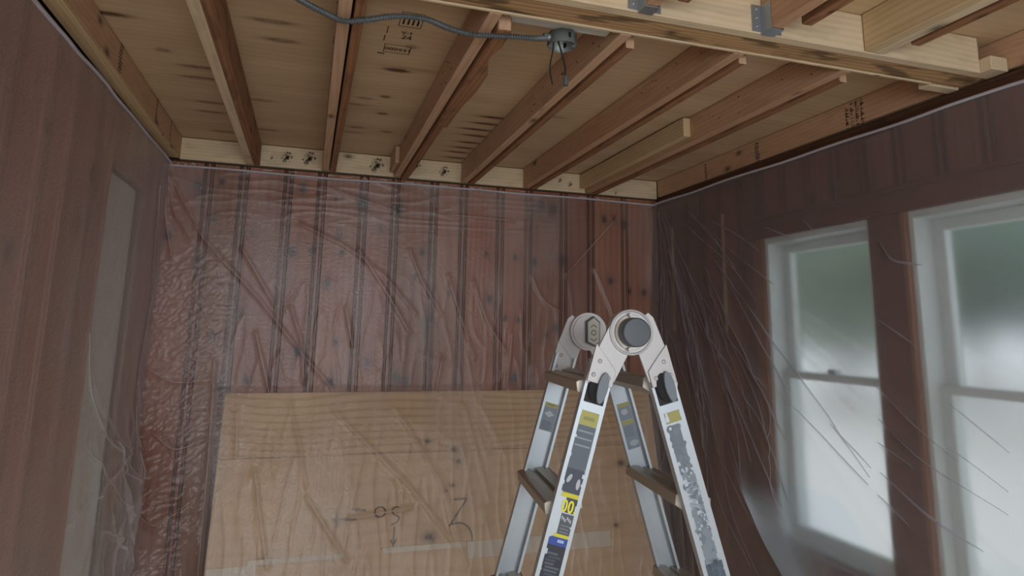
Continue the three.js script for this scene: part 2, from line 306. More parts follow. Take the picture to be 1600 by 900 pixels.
{ // rim boards on the walls
  const l = thing('rim_board', 'yellowish pale rim board running along the top of the left plastic-covered wall', 'board', [0, 0, 0]);
  lumber('plank', [0.0275, YC + 0.0, 0.0], [0.0275, YC + 0.02, FRONT], JH - 0.01, 0.055, M.pine, l);
  lumber('plank_face', [0.0575, YC + 0.004, 0.002], [0.0575, YC + 0.012, FRONT], JH - 0.022, 0.004, M.orange, l, 0.001);
  stamp(l, 'v', 0.0612, YC + 0.03, 0.10, Math.PI / 2, 0.05, 0.03, 0);
  stamp(l, 'bars', 0.0612, YC + 0.01, 0.30, Math.PI / 2, 0.115, 0.05); stamp(l, 'bars', 0.0612, YC + 0.012, 0.62, Math.PI / 2, 0.12, 0.07); stamp(l, 'bars', 0.0612, YC + 0.012, 1.22, Math.PI / 2, 0.12, 0.09);
  const b = thing('rim_board', 'pale rim board with dark mould spots above the back wall, behind the joist ends', 'board');
  lumber('plank', [0.056, YC, -0.02], [W - 0.001, YC, -0.02], JH - 0.004, 0.038, M.pale, b);
  const q = rng(4);
  const spot = canvasTex(128, 128, (x) => { const r = rng(6); x.clearRect(0, 0, 128, 128); for (let i = 0; i < 110; i++) { const a = r() * 6.3, d = Math.pow(r(), 1.4) * 50; x.fillStyle = 'rgba(28,20,12,' + (0.08 + 0.32 * r()) + ')'; x.beginPath(); x.arc(64 + Math.cos(a) * d, 64 + Math.sin(a) * d, 1.5 + r() * 9, 0, 7); x.fill(); } });
  const spotM = std({ map: spot, transparent: true, roughness: 0.9 });
  for (const [x, y, s] of [[.60, .06, .09], [.72, .065, .11], [1.10, .06, .12], [1.33, .08, .08], [1.50, .06, .09], [2.25, .07, .045], [2.32, .05, .05], [2.62, .07, .04], [2.64, .02, .03], [.52, .05, .03]]) { const m = mesh('mould_spot', new THREE.PlaneGeometry(s * 0.8, s), spotM, b); m.position.set(x, H + y, 0.0002); m.castShadow = false; }
  const r = thing('rim_board', 'orange-brown rim board with a dark ink stamp, above the right window wall', 'board');
  lumber('plank', [W + 0.021, YC + 0.006, 0.0], [W + 0.021, YC + 0.006, FRONT], JH - 0.012, 0.038, M.orange, r);
  stamp(r, 'bars', W + 0.0006, YC, 0.56, -Math.PI / 2, 0.11, 0.045); stamp(r, 'bars', W + 0.0006, YC, 1.02, -Math.PI / 2, 0.115, 0.07); stamp(r, 'block', W + 0.0006, YC, 1.66, -Math.PI / 2, 0.12, 0.115);
  // dark top plates under the rim boards
  const p = thing('top_plate', 'dark brown strip of old plate between left plastic and yellowish rim board', 'board');
  lumber('plank', [-0.03, 2.392, 0.0], [-0.03, 2.392, FRONT], 0.02, 0.06, M.old, p, 0.001);
  const p2 = thing('top_plate', 'dark stained strip of old plate above the plastic on the window wall', 'board');
  lumber('plank', [W + 0.011, 2.373, 0.0], [W + 0.011, 2.373, FRONT], 0.053, 0.02, M.soot, p2, 0.001);
}
const JX = [.392, .793, 1.199, 1.604, 2.001, 2.42];
const JL = ['double joist nearest the left wall, pale board beside broad brown old board', 'second double joist from the left, seen almost straight from below', 'third double joist from the left with a ragged broken brown edge', 'fourth joist from the left, just right of the round metal box', 'fifth joist from the left, pinkish, second from the window wall', 'sixth joist, nearest the window wall, with a short board nailed on its side'];
JX.forEach((x, i) => {
  const j = thing('ceiling_joist', JL[i], 'joist', [x, 0, 0], 0);
  const z0 = 0.002, z1 = 2.126, flush = i === 0;
  lumber('new_board', [0.019, YC, z0], [0.019, YC, z1], JH, 0.038, i === 0 ? M.pale : i > 3 ? M.orange : M.fresh, j);
  if (i === 2) { // broken old board: ragged outline
    const s = new THREE.Shape(), q = rng(5); s.moveTo(0.044, z0); s.lineTo(0.044, 2.06); s.lineTo(0.085, 2.06); s.lineTo(0.088, 1.95); s.lineTo(0.074, 1.86); s.lineTo(0.082, 1.78); s.lineTo(0.105, 1.72); s.lineTo(0.108, 1.55); s.lineTo(0.094, 1.36); s.lineTo(0.094, 1.10); s.lineTo(0.078, 1.09);
    for (let k = 0; k < 14; k++) s.lineTo(0.078 + (q() - 0.5) * 0.003, 1.05 - k * 0.075); s.lineTo(0.076, z0); s.closePath();
    const g = new THREE.ExtrudeGeometry(s, { depth: 0.10, bevelEnabled: true, bevelSize: 0.001, bevelThickness: 0.001, bevelSegments: 1 }); g.rotateX(Math.PI / 2);
    const p = g.attributes.position, uv = g.attributes.uv; for (let k = 0; k < p.count; k++) uv.setXY(k, p.getZ(k) / 2.4, (p.getX(k) + p.getY(k)) / 0.6);
    const m = mesh('old_board', g, M.old, j); m.position.y = H - 0.014 + 0.10;
    lumber('side_block', [-0.0125, YC + 0.01, z0], [-0.0125, YC + 0.01, 0.25], JH - 0.03, 0.024, M.fresh, j);
  } else lumber('old_board', [flush ? 0.0545 : 0.060, YC - (flush ? 0 : 0.013), z0], [flush ? 0.0545 : 0.060, YC - (flush ? 0 : 0.013), flush ? 2.126 : [0, 2.126, 0, 2.07, 2.085, 2.07][i]], flush ? JH : JH - 0.008, flush ? 0.032 : 0.031, M.old, j);
  if (i > 1) { const e = box('sawn_end', i === 2 ? 0.046 : 0.0465, i === 2 ? 0.083 : 0.0735, H - 0.012, PLY - 0.03, (i === 2 ? 2.061 : [0, 0, 0, 2.07, 2.085, 2.07][i]), (i === 2 ? 2.061 : [0, 0, 0, 2.07, 2.085, 2.07][i]) + 0.003, M.fresh, j, 0.001); }
  if (i === 5) lumber('sister_block', [-0.0195, 2.472, z0], [-0.0195, 2.472, 1.225], 0.09, 0.037, M.pine, j);
  // nails driven through the side
  const q = rng(60 + i); for (let k = 0; k < 7; k++) { const m = mesh('nail', new THREE.CylinderGeometry(0.0022, 0.0022, 0.003, 6), M.black, j); m.rotation.z = Math.PI / 2; m.position.set(-0.001 - (i === 5 ? 0 : 0), H + 0.02 + q() * 0.09, 1.3 + q() * 0.75); }
});
{ // header across the room
  const h = thing('header_beam', 'long stained header beam crossing the ceiling in front of the joists', 'beam');
  lumber('far_board', [0.06, YC, 2.134], [2.80, YC, 2.134], JH, 0.011, M.pale, h, 0.002);
  lumber('old_beam', [0.06, YC, 2.183], [W - 0.02, YC, 2.183], JH - 0.006, 0.085, M.beam, h);
  lumber('near_board', [0.06, YC, 2.247], [2.865, YC, 2.247], JH, 0.036, M.pale, h);
  box('end_block', 2.868, W - 0.001, H + 0.002, H + 0.05, 2.2265, 2.30, M.pale, h);
  box('end_block', 2.80, W - 0.004, H - 0.001, H + 0.04, 2.085, 2.128, M.pale, h);
}
// joists on the near side of the header
[['hung joist at the top of the photo, its end in the first metal hanger', 1.59, true], ['hung joist on the near side of the header in the second metal hanger', 1.995, true], ['near joist made of two white boards beside a red-brown old piece', 2.374, false]].forEach(([label, x, hung], i) => {
  const j = thing('near_joist', label, 'joist', [x, 0, 0]);
  lumber('new_board', [0.019, YC + 0.001, 2.268], [0.019, YC + 0.001, FRONT], JH - 0.002, 0.038, i === 2 ? M.pine : M.orange, j);
  if (i === 2) lumber('second_board', [0.0585, YC + 0.001, 2.268], [0.0585, YC + 0.001, FRONT], JH - 0.002, 0.038, M.pale, j);
  const o = i === 2 ? 0.100 : 0.074;
  const e = thing('old_joist_piece', ['short brown old joist stub at the top edge of the photo', 'dark brown sawn old joist beside the second metal hanger', 'red-brown sawn old joist by the window wall, nearest the right'][i], 'joist', [x, 0, 0]);
  lumber('plank', [o + 0.016, YC - 0.006, 2.345], [o + 0.016, YC - 0.006, FRONT], JH - 0.02, 0.034, M.old, e);
  if (hung) {
    const h = thing('joist_hanger', i ? 'galvanised joist hanger on the right, under the second hung joist' : 'galvanised joist hanger on the left at the photo\u2019s top edge', 'hanger', [x, 0, 2.266]);
    box('seat', -0.003, 0.041, H - 0.004, H - 0.0015, 0, 0.045, M.galv, h, 0.0008);
    box('side_flange', -0.0035, -0.001, H - 0.003, H + 0.085, 0, 0.045, M.galv, h, 0.0008); box('side_flange', 0.039, 0.0415, H - 0.003, H + 0.085, 0, 0.045, M.galv, h, 0.0008);
    box('face_flange', -0.034, -0.002, H + 0.004, H + 0.088, 0.0, 0.0025, M.galv, h, 0.0008); box('face_flange', 0.04, 0.068, H + 0.004, H + 0.088, 0.0, 0.0025, M.galv, h, 0.0008);
    for (let k = 0; k < 3; k++) { const m = mesh('nail', new THREE.SphereGeometry(0.004, 8, 6), M.galv, h); m.position.set(-0.018, H + 0.02 + k * 0.027, 0.003); }
  }
});
// ------------------------------------------------------------------ electric box, its strap and the cable
{
  const s = thing('mounting_strap', 'white painted wooden strap between two joists carrying the round metal box', 'board');
  box('lath', 1.276, 1.60, H + 0.030, H + 0.048, 2.035, 2.095, M.white, s);
  const b = thing('junction_box', 'round grey metal electrical box hanging under the ceiling strap', 'electrical box', [1.462, H - 0.012, 2.012]);
  const R0 = 0.046, prof = [[R0, 0], [R0, 0.040], [0.01, 0.041], [0.01, 0.039], [R0 - 0.002, 0.038], [R0 - 0.002, 0.0], [R0, 0]].map(([r, y]) => new THREE.Vector2(r, y));
  mesh('shell', new THREE.LatheGeometry(prof, 8), M.boxMetal, b).rotation.y = Math.PI / 8;
  mesh('base', new THREE.CylinderGeometry(0.03, 0.03, 0.003, 16), M.boxMetal, b).position.y = 0.0405;
  for (const a of [0.3, 2.6]) { const k = mesh('knockout', new THREE.CylinderGeometry(0.0095, 0.0095, 0.003, 14), M.black, b); k.rotation.set(Math.PI / 2, 0, -a, 'YXZ'); k.rotation.y = a; k.position.set(Math.sin(a) * R0 * 0.93, 0.022, Math.cos(a) * R0 * 0.93); }
  for (const a of [1.2, 4.3]) { const k = mesh('ear', new RoundedBoxGeometry(0.016, 0.002, 0.012, 1, 0.0008), M.galv, b); k.rotation.y = a; k.position.set(Math.sin(a) * 0.037, 0.001, Math.cos(a) * 0.037); }
  const c = mesh('cable_clamp', new THREE.CylinderGeometry(0.011, 0.011, 0.02, 12), M.boxMetal, b); c.rotation.z = Math.PI / 2; c.position.set(-0.055, 0.018, 0.012);
  const tube = (pts, r, n, name, mat, parent) => mesh(name, new THREE.TubeGeometry(new THREE.CatmullRomCurve3(pts.map((p) => new THREE.Vector3(...p))), n, r, 7), mat, parent);
  tube([[-.034, .03, .02], [-.036, -.02, .02], [-.046, -.085, .02], [-.038, -.135, .02]], 0.0022, 24, 'wire', M.wire, b);
  tube([[-.028, .03, .02], [-.018, .0, .02], [-.004, -.045, .02], [.004, -.085, .02], [.003, -.10, .02]], 0.0028, 24, 'wire', M.wire, b);
  const nut = mesh('wire_connector', new THREE.CylinderGeometry(0.006, 0.0085, 0.03, 8), M.knob, b); nut.position.set(0.005, -0.118, 0.02);
  const tail = tube([[.003, -.10, .02], [-.006, -.095, .022], [-.010, -.102, .024]], 0.002, 8, 'wire', M.wire, b);
  // armoured cable: spiral ridges are real rings along the tube
  const cab = thing('armored_cable', 'dark ribbed metal-clad cable running left from the electrical box across the joists', 'cable');
  const pts = [[1.405, 2.400, 2.028], [1.36, 2.384, 2.045], [1.292, 2.380, 2.042], [1.217, 2.378, 2.029], [1.17, 2.378, 2.021], [1.101, 2.380, 2.034], [1.04, 2.382, 2.06], [.986, 2.383, 2.061], [.935, 2.384, 2.043], [.869, 2.383, 2.0], [.808, 2.38, 1.979], [.764, 2.382, 2.003], [.696, 2.385, 2.054], [.60, 2.388, 2.16], [.45, 2.39, 2.32]];
  const cv = new THREE.CatmullRomCurve3(pts.map((p) => new THREE.Vector3(...p)));
  const g = new THREE.TubeGeometry(cv, 900, 0.0075, 10), p = g.attributes.position, n = g.attributes.normal;
  for (let i = 0; i < p.count; i++) { const s = Math.floor(i / 11) / 900 * 150, a = (i % 11) / 10, d = 0.0022 * Math.sin((s + a) * Math.PI * 2); p.setXYZ(i, p.getX(i) + n.getX(i) * d, p.getY(i) + n.getY(i) * d, p.getZ(i) + n.getZ(i) * d); }
  g.computeVertexNormals(); mesh('armor', g, M.cable, cab);
}
// ------------------------------------------------------------------ plywood sheet leaning on the back wall
{
  const L = Math.hypot(1.17, 0.30), map = canvasTex(1536, 768, (x, w, h) => {
    const im = x.createImageData(w, h), d = im.data;
    const KN = [[.43, .22, 1], [.49, .26, 1], [.50, .31, 1], [.485, .41, .8], [.47, .43, .5], [.10, .65, 1.1], [.432, .61, 1.9], [.41, .8, 1], [.75, .33, .5], [.72, .43, .5], [.70, .60, .7], [.87, .62, .9], [.90, .35, 1.3], [.82, .66, .9], [.95, .5, .9]];
    for (let j = 0; j < h; j++) for (let i = 0; i < w; i++) {
      const u = i / w * 2.44, v = j / h * 1.2; let wv = v + 0.05 * n3(u * 1.4, v * 2.6, 3), k = 0;
      for (const [a, b, r] of KN) { const dx = (u - a * 2.44) / (0.016 * r), dy = (v - b * 1.2) / (0.011 * r), dd = dx * dx + dy * dy; if (dd < 60) { k = Math.max(k, 0.85 * Math.exp(-dd * 0.8) + 0.2 * Math.exp(-dd * 0.1)); wv += 0.02 * Math.exp(-dd * 0.08) * Math.sign(dy || 1); } }
      const band = v < 0.315 ? 0.9 : 0.3, g = Math.pow(0.5 + 0.5 * Math.sin(wv * (v < 0.315 ? 170 : 80) + 13 * n3(u * 0.9, v * 1.9, 7)), 3), f = n3(u * 12, v * 200, 9) * 0.5 + 0.5, s = fbm(u * 1.6, v * 3, 11) * 0.5 + 0.5;
      const t = clamp(band * 0.55 * g + 0.18 * f + 0.5 * (s - 0.35)), seam = Math.abs(v - 0.318 - 0.004 * n3(u * 2, 1, 1)) < 0.0028 ? 0.5 : 0;
      for (let c = 0; c < 3; c++) { let q = [0.72, 0.53, 0.30][c] * (1 - t) + [0.47, 0.28, 0.12][c] * t; q = q * (1 - k) + [0.10, 0.05, 0.025][c] * k; d[(j * w + i) * 4 + c] = enc(q * (1 - seam)); }
      d[(j * w + i) * 4 + 3] = 255;
    }
    x.putImageData(im, 0, 0);
    const X = (m) => (m - 0.395) / 2.44 * w, Y = (y) => (1.18 - y) / 1.17 * h;
    x.strokeStyle = 'rgba(35,28,24,0.85)'; x.lineWidth = 4.5; x.lineCap = 'round';
    x.beginPath(); x.ellipse(X(1.198), Y(.595), 17, 15, 0, 0, 7); x.stroke();
    x.font = '64px sans-serif'; x.lineWidth = 4;
    x.beginPath(); x.moveTo(X(1.292), Y(.612)); x.bezierCurveTo(X(1.25), Y(.62), X(1.255), Y(.58), X(1.28), Y(.575)); x.bezierCurveTo(X(1.305), Y(.57), X(1.30), Y(.54), X(1.258), Y(.535)); x.stroke();
    x.beginPath(); x.moveTo(X(1.272), Y(.522)); x.lineTo(X(1.268), Y(.44)); x.moveTo(X(1.255), Y(.465)); x.lineTo(X(1.268), Y(.44)); x.lineTo(X(1.282), Y(.466)); x.stroke();
    x.strokeStyle = 'rgba(48,52,66,0.38)'; x.lineWidth = 8;
    x.beginPath(); x.moveTo(X(.965), Y(.572)); x.lineTo(X(1.075), Y(.57)); x.moveTo(X(.985), Y(.60)); x.lineTo(X(.985), Y(.54)); x.moveTo(X(1.06), Y(.615)); x.lineTo(X(1.12), Y(.607)); x.stroke();
    x.strokeStyle = 'rgba(44,46,58,0.6)'; x.lineWidth = 6; x.beginPath(); x.moveTo(X(1.59), Y(.632)); x.lineTo(X(1.66), Y(.634)); x.lineTo(X(1.56), Y(.51)); x.stroke();
    x.lineWidth = 5; x.beginPath(); x.moveTo(X(1.565), Y(.515)); x.bezierCurveTo(X(1.65), Y(.54), X(1.69), Y(.48), X(1.68), Y(.43)); x.stroke();
    x.strokeStyle = 'rgba(60,30,16,0.5)'; x.lineWidth = 4; x.beginPath(); x.moveTo(X(1.21), Y(.432)); x.lineTo(X(1.65), Y(.43)); x.stroke();
  });
  const p = thing('plywood_sheet', 'large plywood sheet leaning against the back wall, marked in pencil, under clear plastic', 'plywood', [0.395, 0.004, 0.305]);
  const g = new THREE.BoxGeometry(2.44, L, 0.012); g.translate(1.22, L / 2, 0);
  const m = mesh('panel', g, std({ map, roughness: 0.6 }), p); const lean = -Math.atan2(0.285, 1.17); m.rotation.x = lean;
  const strip = (x0, x1, y0, y1) => { const s = new THREE.Mesh(new RoundedBoxGeometry(x1 - x0, y1 - y0, 0.005, 1, 0.0015), M.filler); s.name = numbered('patch_strip'); s.position.set((x0 + x1) / 2 - 0.395, (y0 + y1) / 2 * L / 1.175, 0.0085); m.add(s); s.castShadow = s.receiveShadow = true; };
  strip(0.58, 1.02, 0.395, 0.418); strip(1.215, 1.648, 0.40, 0.426); strip(1.652, 2.475, 0.345, 0.425); strip(0.40, 0.62, 0.10, 0.40);
}
// ------------------------------------------------------------------ folding ladder
{
  const lad = thing('folding_ladder', 'aluminium multi-position ladder opened as an A-frame with worn safety labels', 'ladder', [1.6338, 0, 1.951], -0.1294);
  const HY = 1.526, Z = 0.2064, off = (y) => 0.073 + 0.28 * (1.456 - y), RW = 0.070, RD = 0.026;
  const ang = Math.atan(0.28), y0 = 0.02, y1 = 1.447;
  const dirs = [[-1, 1], [1, 1], [-1, -1], [1, -1]];
  const len = (y1 - y0) / Math.cos(ang);
  // rail space: x across the face, y up the rail, z outwards; web outside, flanges inwards, small lips
  const sh = new THREE.Shape([[-RW / 2, RD], [-RW / 2, 0], [RW / 2, 0], [RW / 2, RD], [RW / 2 - 0.008, RD], [RW / 2 - 0.008, RD - 0.0025], [RW / 2 - 0.003, RD - 0.0025], [RW / 2 - 0.003, 0.003], [-RW / 2 + 0.003, 0.003], [-RW / 2 + 0.003, RD - 0.0025], [-RW / 2 + 0.008, RD - 0.0025], [-RW / 2 + 0.008, RD]].map(([a, b]) => new THREE.Vector2(a, b)));
  const railGeo = new THREE.ExtrudeGeometry(sh, { depth: len, bevelEnabled: false }); railGeo.rotateX(-Math.PI / 2); // y up the rail, shape y -> -z
  const label1 = canvasTex(128, 2048, (x, w, h) => { // dark worn label of the near left rail, 0.92 m long
    const q = rng(3); x.clearRect(0, 0, w, h);
    const S = h / 0.92, Yp = (m) => m * S;
    const R = (a, b, c, x0 = 6, x1 = 122) => { x.fillStyle = c; x.fillRect(x0, Yp(a), x1 - x0, Yp(b - a)); };
    R(0.008, 0.045, '#a3a15c'); x.fillStyle = '#77783a'; for (let i = 0; i < 7; i++) x.fillRect(30 + i * 10, Yp(0.022), 6, 20);
    R(0.045, 0.215, '#56616f'); for (let i = 0; i < 3; i++) { R(0.058 + i * 0.018, 0.062 + i * 0.018, '#8793a0', 14, 112); }
    R(0.155, 0.215, '#3c4655'); x.fillStyle = '#aeb6bd'; x.beginPath(); x.ellipse(36, Yp(0.180), 12, 26, 0.4, 0, 7); x.fill(); x.beginPath(); x.ellipse(98, Yp(0.19), 12, 30, 0, 0, 7); x.fill();
    R(0.215, 0.226, '#c9c531'); R(0.226, 0.262, '#3a4148', 50, 122); x.fillStyle = '#e0db33'; x.font = 'bold 92px sans-serif'; x.save(); x.translate(22, Yp(0.2615)); x.scale(0.78, 1); x.fillText('00.', 10, 0); x.restore();
    R(0.265, 0.315, '#4a535c', 44, 122); x.fillStyle = '#b5bcc2'; for (let i = 0; i < 6; i++) x.fillRect(50 + i * 11, Yp(0.271 + (i % 3) * 0.003), 7, 18); for (let i = 0; i < 3; i++) R(0.292 + i * .008, 0.295 + i * .008, '#6d767e', 54, 110);
    R(0.315, 0.323, '#c9c531', 30, 122); R(0.323, 0.343, '#2c4a9c'); R(0.328, 0.335, '#9fb0d6', 60, 100);
    R(0.343, 0.565, '#252c38'); for (let i = 0; i < 24; i++) { x.fillStyle = q() < 0.5 ? '#3f4854' : '#525c68'; const a = 0.36 + i * 0.0082; x.fillRect(12 + q() * 26, Yp(a), 50 + q() * 46, Yp(0.005)); }
    x.fillStyle = '#a8b0b8'; x.fillRect(34, Yp(0.46), 64, Yp(0.007)); x.beginPath(); x.arc(44, Yp(0.485), 10, 0, 7); x.fill(); R(0.475, 0.515, '#65707c', 48, 88);
    R(0.565, 0.655, '#2a313d'); for (let i = 0; i < 9; i++) { x.fillStyle = '#4b5562'; x.fillRect(8 + q() * 18, Yp(0.57 + i * 0.0092), 70 + q() * 34, Yp(0.0055)); }
    R(0.655, 0.705, '#9aa4ad', 10, 118); x.fillStyle = '#5d6873'; for (let i = 0; i < 18; i++) x.fillRect(24 + i * 4.6, Yp(0.664), 1.5 + q() * 2, Yp(0.028));
    R(0.705, 0.725, '#333c48'); R(0.725, 0.765, '#c4c02f'); R(0.765, 0.91, '#465261'); for (let i = 0; i < 10; i++) { x.fillStyle = '#6a7685'; x.fillRect(14, Yp(0.775 + i * 0.013), 80 + q() * 20, 5); }
    for (let i = 0; i < 60; i++) { const e = q() < 0.5; x.clearRect(e ? 0 : 128 - q() * 20, q() * h, q() * 18, 6 + q() * 26); }
  });
  const label2 = canvasTex(128, 2048, (x, w, h) => { // worn grey label of the near right rail
    const q = rng(9); x.clearRect(0, 0, w, h); const S = h / 0.92, Yp = (m) => m * S;
    const R = (a, b, c, x0 = 8, x1 = 120) => { x.fillStyle = c; x.fillRect(x0, Yp(a), x1 - x0, Yp(b - a)); };
    R(0.008, 0.036, '#98965c', 10, 118); x.fillStyle = '#66683a'; x.fillRect(24, Yp(0.014), 12, 34);
    const blot = (a, b, c, n) => { for (let i = 0; i < n; i++) { x.fillStyle = c[i % c.length]; x.beginPath(); x.ellipse(20 + q() * 74, Yp(a + q() * (b - a)), 6 + q() * 20, 6 + q() * 18, q() * 3, 0, 7); x.fill(); } };
    R(0.042, 0.17, '#6a7581', 12, 92); R(0.17, 0.91, '#7a8590', 18, 104); blot(0.05, 0.17, ['#707b87', '#667280'], 34); blot(0.17, 0.27, ['#66727e', '#98a2aa', '#7d8893'], 40); blot(0.27, 0.40, ['#6b7783', '#7b8791'], 50);
    R(0.40, 0.545, '#4c5967'); blot(0.40, 0.545, ['#55626f', '#414d5a'], 20); R(0.545, 0.58, '#c2bd2c'); R(0.58, 0.78, '#46525f'); blot(0.6, 0.9, ['#55616d', '#3b4650'], 26); R(0.70, 0.91, '#5a6672', 16, 116);
    x.fillStyle = '#98a2ac'; for (let i = 0; i < 8; i++) x.fillRect(30 + (i % 2) * 42, Yp(0.73 + Math.floor(i / 2) * 0.045), 14, 40);
    for (let i = 0; i < 40; i++) { const yy = Yp(0.14 + 0.2 * q()); x.clearRect(14 + q() * 90, yy, 5 + q() * 14, 5 + q() * 16); }
    for (let i = 0; i < 60; i++) x.clearRect(q() < 0.3 ? q() * 22 : 96 + q() * 32, q() * h, 8 + q() * 22, 8 + q() * 34);
  });
  const label3 = canvasTex(128, 512, (x, w, h) => { x.clearRect(0, 0, w, h); x.fillStyle = '#9d9b62'; x.fillRect(8, 6, 112, 60); x.fillStyle = '#6f7035'; x.fillRect(30, 24, 60, 16); x.fillStyle = '#7b8794'; x.fillRect(8, 66, 112, 330); x.fillStyle = '#a9b3bb'; x.save(); x.translate(64, 160); x.rotate(0.78); x.fillRect(-32, -32, 64, 64); x.restore(); x.fillStyle = '#59646f'; for (let i = 0; i < 7; i++) x.fillRect(20, 260 + i * 18, 70 + (i * 37) % 22, 9); });
  const label4 = canvasTex(128, 512, (x, w, h) => { x.clearRect(0, 0, w, h); x.fillStyle = '#9d9b62'; x.fillRect(8, 4, 112, 38); x.fillStyle = '#7e8a97'; x.fillRect(8, 42, 112, 140); x.fillStyle = '#a9b3bb'; x.beginPath(); x.arc(64, 96, 30, 0, 7); x.fill(); x.fillStyle = '#9d9b62'; x.fillRect(8, 186, 112, 40); x.fillStyle = '#808c99'; x.fillRect(8, 226, 112, 250); x.fillStyle = '#a4aeb6'; x.beginPath(); x.ellipse(78, 420, 40, 30, 0, 0, 7); x.fill(); x.fillStyle = '#66717c'; for (let i = 0; i < 5; i++) x.fillRect(20, 250 + i * 22, 80, 8); });
  const lm = (t) => std({ map: t, transparent: true, roughness: 0.5 });
  dirs.forEach(([sx, sz], i) => {
    const r = mesh('rail', railGeo, M.alu, lad);
    // at height y the rail centre is at x = sx * off(y)
    r.position.set(sx * off(y0), y0, sz * Z + (sz > 0 ? 0 : 0));
    r.rotation.set(0, sz > 0 ? 0 : Math.PI, 0); r.rotateZ(sx * sz * ang);
    const lab = (t, l, from, w) => { const m = mesh('label', new THREE.PlaneGeometry(w, l), lm(t), r); m.position.set(0, len - from - l / 2, sz > 0 ? 0.0009 : -0.0039); if (sz < 0) m.rotation.y = Math.PI; m.castShadow = false; };
    if (i === 0) lab(label1, 0.92, 0.125, 0.054); if (i === 1) lab(label2, 0.92, 0.125, 0.054);
    if (i === 2) lab(label3, 0.115, 0.155, 0.05); if (i === 3) lab(label4, 0.16, 0.155, 0.05);
    const f = mesh('foot', new RoundedBoxGeometry(RW + 0.012, 0.05, RD + 0.016, 2, 0.006), M.rubber, r); f.position.set(0, 0.006, -RD / 2);
    // lock knob in a dark recess (near rails) near the top
    if (sz > 0) {
      const rec = mesh('lock_recess', new RoundedBoxGeometry(0.054, 0.090, 0.004, 1, 0.001), M.rubber, r); rec.position.set(0.0, len - 0.066, 0.0005);
      const k = mesh('lock_socket', new THREE.CylinderGeometry(1, 1, 0.01, 28), M.black, r); k.scale.set(0.022, 1, 0.039); k.rotation.x = Math.PI / 2; k.position.set(-0.003, len - 0.066, 0.006);
      const k2 = mesh('lock_knob', new THREE.CylinderGeometry(1, 1, 0.022, 28), M.knobFace, r); k2.scale.set(0.0135, 1, 0.041); k2.rotation.x = Math.PI / 2; k2.position.set(0.0085, len - 0.066, 0.012);
    }
  });
  // rungs: a deep tread with two ribs, tilted with the rails
  const rs = new THREE.Shape([[-0.049, -0.010], [-0.049, 0.014], [-0.042, 0.017], [-0.010, 0.017], [-0.007, 0.006], [0.007, 0.006], [0.010, 0.017], [0.042, 0.017], [0.049, 0.014], [0.049, -0.010], [0.016, -0.026], [-0.016, -0.026]].map(([a, b]) => new THREE.Vector2(a, b)));
  const rg = new THREE.ExtrudeGeometry(rs, { depth: 2 * Z - RD - 0.006, bevelEnabled: true, bevelSize: 0.0012, bevelThickness: 0.0012, bevelSegments: 1 }); rg.translate(0, 0, -Z + 0.0048);
  for (const y of [1.385, 1.082, 0.78, 0.478, 0.176]) for (const sx of [-1, 1]) { const m = mesh('rung', rg, M.rung, lad); m.position.set(sx * off(y), y, 0); m.rotation.z = -sx * 0.12; }
  // hinges
  const ext = (pts, d, b = 0.0015) => new THREE.ExtrudeGeometry(new THREE.Shape(pts.map(([a, c]) => new THREE.Vector2(a, c))), { depth: d, bevelEnabled: true, bevelSize: b, bevelThickness: b, bevelSegments: 2 });
  for (const sz of [1, -1]) {
    const zc = sz * Z;
    const hub = mesh('hinge_disc', new THREE.CylinderGeometry(0.061, 0.061, 0.03, 44), M.cast, lad); hub.rotation.x = Math.PI / 2; hub.position.set(0, HY, zc - sz * 0.008);
    const rim = mesh('hinge_rim', new THREE.TorusGeometry(0.058, 0.0035, 8, 44), M.cast, lad); rim.position.set(0, HY, zc + 0.007);
    for (const sx of [-1, 1]) {
      const ear = sx * sz > 0, P = (ear ? [[0.128, -0.130], [0.050, -0.130], [0.020, -0.05], [0.02, 0.03], [0.050, 0.052], [0.064, 0.040], [0.109, -0.071]] : [[0.128, -0.130], [0.050, -0.130], [0.010, -0.058], [0.01, 0.0], [0.056, 0.020], [0.070, -0.004], [0.106, -0.071]]).map(([a, b]) => [sx * a, b]);
      const hp = mesh('hinge_plate', ext(P, 0.006), M.cast, lad); hp.position.set(0, HY, zc - (sz > 0 ? 0.003 : 0.007) + (ear ? 0 : 0.002));
      const pl = mesh('rail_bracket', ext([[-0.034, -0.05], [0.034, -0.05], [0.034, -0.008], [0.0, 0.020], [-0.034, 0.046]].map(([a, b]) => [sx < 0 ? a : -a, b]), 0.005), M.cast, lad);
      pl.position.set(sx * off(1.44), 1.44, zc + (sz > 0 ? 0.004 : 0.001) + (ear ? 0 : 0.002)); pl.rotation.z = sx * ang;
      for (const [a, b] of [[-0.014, 0.006], [-0.022, -0.032], [0.020, -0.030]]) { const v = mesh('rivet', new THREE.SphereGeometry(0.0062, 12, 8), M.cast, pl); v.scale.z = 0.6; v.position.set(sx < 0 ? a : -a, b, 0.0065); }
    }
